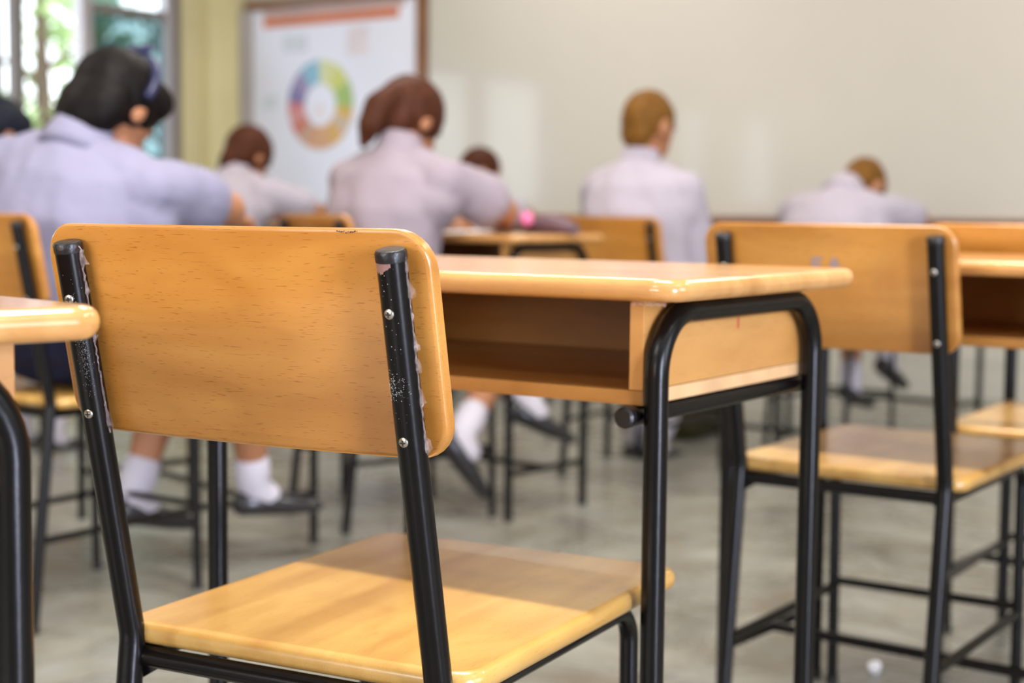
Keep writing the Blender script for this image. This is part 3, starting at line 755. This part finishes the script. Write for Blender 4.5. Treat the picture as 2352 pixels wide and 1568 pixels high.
# school bag on the floor
bg = empty('school_bag', (-2.93, 5.02, 0), R(4)); tag(bg, 'dark olive school bag lying on the floor behind the nearest desk leg', 'bag')
bm = BM(); box(bm, (0, 0, .075), (.30, .42, .148), .04)
for v in bm.verts: v.co += Vector((noise.noise(v.co * 9), noise.noise(v.co * 9 + Vector((5, 0, 0))), noise.noise(v.co * 9 + Vector((0, 5, 0))) * (1 if v.co.z > .03 else 0))) * .008
obj('body', bm, M['bag'], bg, 80)
bm = BM(); box(bm, (.02, -.08, .158), (.22, .20, .03), .012); obj('front_pocket', bm, M['bag'], bg, 80)
for s in (-1, 1):
    bm = BM(); tube(bm, fillet([(s * .08, .20, .10), (s * .09, .27, .05), (s * .10, .24, .012), (s * .1, .05, .012)], .04, 5), .010, 8); obj('strap', bm, M['bag'], bg, 80)
bm = BM(); bmesh.ops.create_icosphere(bm, subdivisions=3, radius=.0115)
for v in bm.verts: v.co *= 1 + .45 * noise.noise(v.co * 150)
bmesh.ops.translate(bm, vec=(0, 0, .011), verts=bm.verts[:])
tag(obj('paper_scrap', bm, M['paper'], None, 0, (-1.096, 2.589, 0)), 'tiny crumpled white paper scrap on the floor under the lettered chair', 'paper')

# ------------------------------------------------------------------ room
XL, XR, YF, YB, ZC = -7.135, 3.2, 6.8, -3.6, 3.1
def struct(name, bm, mat, smooth=30, parent=None):
    o = obj(name, bm, mat, parent, smooth)
    if not parent: o['kind'] = 'structure'
    return o
bm = BM(); box(bm, ((XL + XR) / 2, (YF + YB) / 2, -.05), (XR - XL + .4, YF - YB + .4, .1)); struct('floor', bm, M['floor'])
bm = BM(); box(bm, ((XL + XR) / 2, (YF + YB) / 2, ZC + .05), (XR - XL + .4, YF - YB + .4, .1)); struct('ceiling', bm, M['ceil'])
bm = BM(); box(bm, ((XL + XR) / 2, YF + .1, ZC / 2), (XR - XL + .4, .2, ZC)); struct('wall_front', bm, M['greywall'])
bm = BM(); box(bm, ((XL + XR) / 2, YF - .008, .05), (XR - XL, .016, .10), .003); struct('baseboard_front', bm, M['greywall'])
def wall_with_openings(name, x, y0, y1, ops, mat, thick=.18, side=-1):
    """wall along Y at x; ops = list of (ya, yb, za, zb)"""
    bm = BM(); ops = sorted(ops); cur = y0
    xc = x + side * thick / 2
    for ya, yb, za, zb in ops:
        if ya > cur: box(bm, (xc, (cur + ya) / 2, ZC / 2), (thick, ya - cur, ZC))
        box(bm, (xc, (ya + yb) / 2, za / 2), (thick, yb - ya, za)); box(bm, (xc, (ya + yb) / 2, (zb + ZC) / 2), (thick, yb - ya, ZC - zb)); cur = yb
    if cur < y1: box(bm, (xc, (cur + y1) / 2, ZC / 2), (thick, y1 - cur, ZC))
    return struct(name, bm, mat)
wl = [(5.08, 6.36, .80, 2.55), (3.35, 5.08, .80, 1.86), (.72, 1.32, .80, 1.80), (-.62, .12, .80, 1.80)]
wall_with_openings('wall_left', XL, YB, YF, wl, M['yellow'])
wall_with_openings('wall_right', XR, YB, YF, [(-.55, .42, .0, 2.1), (1.3, 3.4, .9, 2.5)], M['greywall'], .18, 1)
bm = BM()
for xa, xb, za, zb in ((XL - .2, -2.9, 0, ZC), (.3, XR + .2, 0, ZC), (-2.9, .3, 0, .9), (-2.9, .3, 2.4, ZC)): box(bm, ((xa + xb) / 2, YB - .1, (za + zb) / 2), (xb - xa, .2, zb - za))
struct('wall_back', bm, M['greywall'])  # opening made up to let the added back fill lamp in
# door frame of the open doorway in the right wall
bm = BM()
for yy in (-.57, .44): box(bm, (XR + .02, yy, 1.05), (.24, .05, 2.1), .004)
box(bm, (XR + .02, -.065, 2.12), (.24, 1.06, .05), .004); struct('door_1', bm, M['brownframe'])
# painted column in the front left corner
bm = BM(); box(bm, (XL + .03, 6.66, ZC / 2), (.06, .28, ZC), .004); box(bm, (XL + .045, 6.70, ZC / 2), (.05, .10, ZC), .004); struct('trim_1', bm, M['yellow2'])

def window(idx, y0, y1, z0, z1, mull, rail, panes):
    root = empty('window_%d' % idx, (XL - .06, (y0 + y1) / 2, z0)); root['kind'] = 'structure'
    def part(name, bm, mat): 
        o = obj(name, bm, mat, root, 30); o.matrix_parent_inverse = Matrix.Translation(root.location).inverted(); return o
    x = XL - .06
    bm = BM(); f = .055
    for yy in (y0 + f / 2, y1 - f / 2): box(bm, (x, yy, (z0 + z1) / 2), (.09, f, z1 - z0), .004)
    for zz in (z0 + f / 2, z1 - f / 2): box(bm, (x, (y0 + y1) / 2, zz), (.088, y1 - y0, f), .004)
    part('frame', bm, M['alu'])
    for yy, w, mt in mull:
        bm = BM(); box(bm, (x + .005, yy, (z0 + z1) / 2), (.075, w, z1 - z0 - .02), .004); part('mullion', bm, M[mt])
    for ya, yb, zz in rail:
        bm = BM(); box(bm, (x + .004, (ya + yb) / 2, zz), (.07, yb - ya, .055), .004); part('transom', bm, M['alu'])
    for ya, yb, za, zb, mt in panes:
        bm = BM(); box(bm, (x + .01, (ya + yb) / 2, (za + zb) / 2), (.005, yb - ya, zb - za)); part('pane', bm, M[mt])
    return root
window(1, 5.08, 6.36, .80, 2.55, [(5.685, .075, 'alu2'), (6.29, .075, 'alu2'), (5.24, .065, 'alu')], [(5.69, 6.32, 1.93)],
       [(5.72, 6.26, .85, 1.90, 'teal'), (5.72, 6.26, 1.96, 2.5, 'clear')])
window(2, 3.35, 5.08, .80, 1.86, [(4.28, .20, 'alu2')], [], [(4.38, 5.02, .85, 1.81, 'clear'), (3.4, 4.18, .85, 1.81, 'clear')])
window(3, .72, 1.32, .80, 1.80, [], [], [(.77, 1.27, .85, 1.75, 'clear')])
window(4, -.62, .12, .80, 1.80, [], [], [(-.57, .07, .85, 1.75, 'clear')])

# ---- bulletin board with the wheel poster
YW = YF
nb = empty('bulletin_board', (-6.31, YW, .85)); tag(nb, 'bulletin board with a brown wooden top rail and right edge, left of the whiteboard', 'bulletin board')
def bpart(root, name, bm, mat, smooth=30):
    o = obj(name, bm, mat, root, smooth); o.matrix_parent_inverse = Matrix.Translation(root.location).inverted(); return o
bm = BM(); box(bm, (-6.32, YW - .008, 1.41), (1.40, .016, 1.24), .002); bpart(nb, 'panel', bm, M['greyframe'])
bm = BM(); box(bm, (-6.315, YW - .022, 2.035), (1.41, .044, .050), .005); bpart(nb, 'top_rail', bm, M['brownframe'])
bm = BM(); box(bm, (-5.640, YW - .022, 1.41), (.060, .046, 1.20), .005); bpart(nb, 'right_rail', bm, M['brownframe'])
bm = BM(); box(bm, (-7.05, YW - .02, 1.41), (.10, .04, 1.20), .005); bpart(nb, 'left_rail', bm, M['greyframe'])
bm = BM(); box(bm, (-6.32, YW - .02, .81), (1.40, .04, .045), .005); bpart(nb, 'bottom_rail', bm, M['brownframe'])
po = empty('poster', (-6.32, YW - .018, .85)); tag(po, 'white poster with an orange header bar and a colour wheel, pinned on the bulletin board', 'poster')
M['poster'] = plain('poster_paper', (.80, .81, .96), .6, 0, 0, .03, 1.5)
bm = BM(); box(bm, (-6.325, YW - .0185, 1.42), (1.29, .003, 1.15)); bpart(po, 'sheet', bm, M['poster'])
M['hdr'] = plain('orange_red_print', (.60, .165, .06), .55, 0, 0, .12, 3.)
M['hdr2'] = plain('pale_pink_print', (.52, .35, .33), .55, 0, 0, .1, 3.)
bm = BM(); box(bm, (-6.345, YW - .0205, 1.922), (1.07, .002, .055), 0); bpart(po, 'header_bar', bm, M['hdr'], 0)
bm = BM(); box(bm, (-6.325, YW - .0203, 1.976), (1.12, .0018, .045), 0); bpart(po, 'header_band', bm, M['hdr2'], 0)
segs = [(0, 30, (.68, .69, .38)), (30, 58, (.62, .63, .20)), (58, 95, (.36, .50, .17)), (95, 112, (.66, .42, .11)), (112, 135, (.60, .46, .36)), (135, 158, (.66, .39, .13)),
        (158, 185, (.64, .36, .21)), (185, 208, (.62, .34, .21)), (208, 226, (.56, .36, .30)), (226, 243, (.60, .18, .12)), (243, 262, (.66, .32, .33)), (262, 275, (.64, .21, .21)),
        (275, 296, (.22, .20, .42)), (296, 322, (.34, .28, .48)), (322, 358, (.27, .49, .66))]
bm = BM(); mats = []; cx, cz = -6.415, 1.425
for i, (a0, a1, c) in enumerate(segs):
    mats.append(plain('wheel_print_%s' % 'abcdefghijklmno'[i], c, .55, 0, 0, .06, 20.)); n = 6; o_, i_ = [], []
    for k in range(n + 1):
        a = R(a0 + (a1 - a0) * k / n); o_.append(bm.verts.new((cx + .262 * math.sin(a), YW - .0212, cz + .262 * math.cos(a)))); i_.append(bm.verts.new((cx + .125 * math.sin(a), YW - .0212, cz + .125 * math.cos(a))))
    for k in range(n):
        f = bm.faces.new((i_[k], i_[k + 1], o_[k + 1], o_[k])); f.material_index = i
bpart(po, 'colour_wheel', bm, mats, 0)
M['ptint1'] = plain('pale_blue_print', (.66, .70, .80), .6); M['ptint2'] = plain('pale_rose_print', (.74, .66, .73), .6); M['wheelc'] = plain('pale_centre_print', (.80, .72, .78), .6)
for x, z, w, h, mt in ((-6.62, 1.79, .20, .10, 'ptint1'), (-6.12, 1.78, .16, .16, 'ptint2'), (-6.415, 1.39, .10, .08, 'wheelc'), (-6.83, 1.45, .12, .08, 'ptint1')):
    bm = BM(); box(bm, (x, YW - .0206, z), (w, .0016, h)); bpart(po, 'printed_patch', bm, M[mt], 0)
# ---- whiteboard
wb = empty('whiteboard', (-2.6, YW, .74)); tag(wb, 'large glossy whiteboard on the front wall above a dark brown ledge', 'whiteboard')
bm = BM(); box(bm, (-2.55, YW - .012, 1.60), (6.08, .024, 1.60), .002); bpart(wb, 'writing_surface', bm, M['board'])
bm = BM(); box(bm, (-2.55, YW - .03, .762), (6.10, .06, .075), .004); bpart(wb, 'ledge', bm, M['ledge'])
bm = BM(); box(bm, (-2.55, YW - .018, 2.42), (6.10, .036, .05), .004); bpart(wb, 'top_rail', bm, M['brownframe'])
M['faint'] = plain('faint_marker_ink', (.56, .52, .55), .4)
M['faintp'] = plain('faint_pink_magnet', (.62, .40, .46), .4)
bm = BM(); box(bm, (-5.40, YW - .0255, 2.02), (.11, .003, .05), .001); bpart(wb, 'magnet', bm, M['faintp'])

# ------------------------------------------------------------------ outside the left windows
bm = BM(); box(bm, (-14, 3, -.45), (13.2, 26, .1)); struct('trim_2', bm, M['ground'])['label'] = 'ground outside the windows'
def tree(x, y, h, r, leaf, label, seed, n=2600, size=.085):
    rnd = random.Random(seed); root = empty('tree', (x, y, -.4)); tag(root, label, 'tree', 'trees outside the left windows')
    bm = BM(); tube(bm, [(0, 0, 0), (.05, .03, h * .35), (-.04, .05, h * .7), (.02, 0, h * .92)], .1, 10, True, [.13, .10, .07, .03])
    for k in range(7):
        a = rnd.uniform(0, 2 * PI); z = h * rnd.uniform(.3, .75); q = Vector((math.cos(a) * r * .7, math.sin(a) * r * .7, z + r * .4)); tube(bm, [(0, .02, z), q * .5 + Vector((0, 0, z * .5 + .05)), q], .03, 7, True, [.035, .024, .010])
    obj('trunk', bm, M['bark'], root, 60)
    bm = BM()
    cl = [(Vector((rnd.gauss(0, r * .5), rnd.gauss(0, r * .5), h * rnd.uniform(.22, 1.0))), rnd.uniform(.25, .5) * r) for _ in range(26)]
    for i in range(n):
        c, rr = rnd.choice(cl); p = c + Vector((rnd.gauss(0, 1), rnd.gauss(0, 1), rnd.gauss(0, .8))) * rr * .55
        a = Vector((rnd.gauss(0, 1), rnd.gauss(0, 1), rnd.gauss(0, .6))).normalized(); b = a.cross(Vector((rnd.gauss(0, 1), rnd.gauss(0, 1), rnd.gauss(0, 1)))).normalized(); s = size * rnd.uniform(.6, 1.3)
        bm.faces.new([bm.verts.new(p + v) for v in (a * s, b * s * .45, -a * s, -b * s * .45)])
    obj('crown', bm, M[leaf], root, 0)
    return root
tree(-11.0, 8.25, 3.4, .55, 'leaf', 'pale green thin tree seen through the bright open window bay', 1, 280, .075)
tree(-13.4, 11.75, 4.2, .75, 'leaf2', 'blue-green bushy tree seen through the teal glass pane', 2, 1500, .10)
tree(-17.5, 14.0, 5.0, 1.1, 'leaf', 'farther pale tree showing behind the window frame', 3, 1300, .12)

# ------------------------------------------------------------------ light
w = bpy.data.worlds.new('World'); sc.world = w; w.use_nodes = True; nt = w.node_tree; nt.nodes.clear()
bg_ = nt.nodes.new('ShaderNodeBackground'); ow = nt.nodes.new('ShaderNodeOutputWorld'); nt.links.new(bg_.outputs[0], ow.inputs[0])
bg_.inputs[0].default_value = (.86, .93, 1.0, 1); bg_.inputs[1].default_value = 4.2
def area(name, loc, target, sx, sy, power, col):
    l = bpy.data.lights.new(name, 'AREA'); l.shape = 'RECTANGLE'; l.size = sx; l.size_y = sy; l.energy = power; l.color = col
    o = bpy.data.objects.new(name, l); COL.objects.link(o); o.location = loc
    o.rotation_euler = (Vector(target) - Vector(loc)).to_track_quat('-Z', 'Y').to_euler(); return o
# ceiling fluorescent tubes
for i, (x, y, p) in enumerate(((-1.1, 1.72, 125), (-4.3, 1.2, 34), (-3.2, 3.9, 46), (1.6, 1.72, 10), (-4.4, 5.9, 28), (-1.4, 5.9, 24), (.4, 4.2, 30), (-1.1, -1.6, 40))):
    area('ceiling_lamp', (x, y, 3.04), (x, y, 0), 1.25, .10, p, (1., .94, .84))
# daylight at the openings (outside the panes), plus an added fill at the back
area('doorway_light', (XR + .30, -.065, 1.03), (XR - 2, -.065, 1.03), .92, 2.0, 300, (.72, .78, 1.))
area('window_light', (XR + .35, 2.3, 1.75), (XR - 2, 2.3, 1.2), 1.5, 1.5, 25, (.85, .92, 1.))
area('window_light', (-1.3, YB - .4, 1.65), (-1.3, 0, 1.0), 3.0, 1.4, 135, (1., .96, .92))  # added fill lamp behind the back wall, brightens the chair backs
for y, s in ((5.0, 2.2), (1.85, 1.4), (-.45, 1.4)):
    area('window_light', (XL - 2.2, y, 4.3), (XL + 1.5, y, .8), s, 1.2, 60 * s, (.72, .82, 1.))

# ------------------------------------------------------------------ camera
cam = bpy.data.cameras.new('Camera'); co = bpy.data.objects.new('Camera', cam); COL.objects.link(co)
cam.sensor_width = 36.; cam.sensor_fit = 'HORIZONTAL'; cam.lens = 3590 * 36. / 2352; cam.clip_start = .05; cam.clip_end = 100
co.matrix_world = Matrix.Translation((0, 0, .816)) @ Matrix.Rotation(R(36.4), 4, 'Z') @ Matrix.Rotation(R(90 - 4.778), 4, 'X') @ Matrix.Rotation(R(.573), 4, 'Z')
cam.dof.use_dof = True; cam.dof.focus_distance = 1.235; cam.dof.aperture_fstop = 4.6; cam.dof.aperture_blades = 0
sc.camera = co
sc.view_settings.view_transform = 'Standard'; sc.view_settings.look = 'None'; sc.view_settings.exposure = -.08; sc.view_settings.gamma = 1.
sc.cycles.use_denoising = True
sc.cycles.use_adaptive_sampling = True; sc.cycles.adaptive_threshold = .015
sc.cycles.max_bounces = 8; sc.cycles.diffuse_bounces = 4; sc.cycles.transparent_max_bounces = 12
sc.cycles.sample_clamp_indirect = 6.
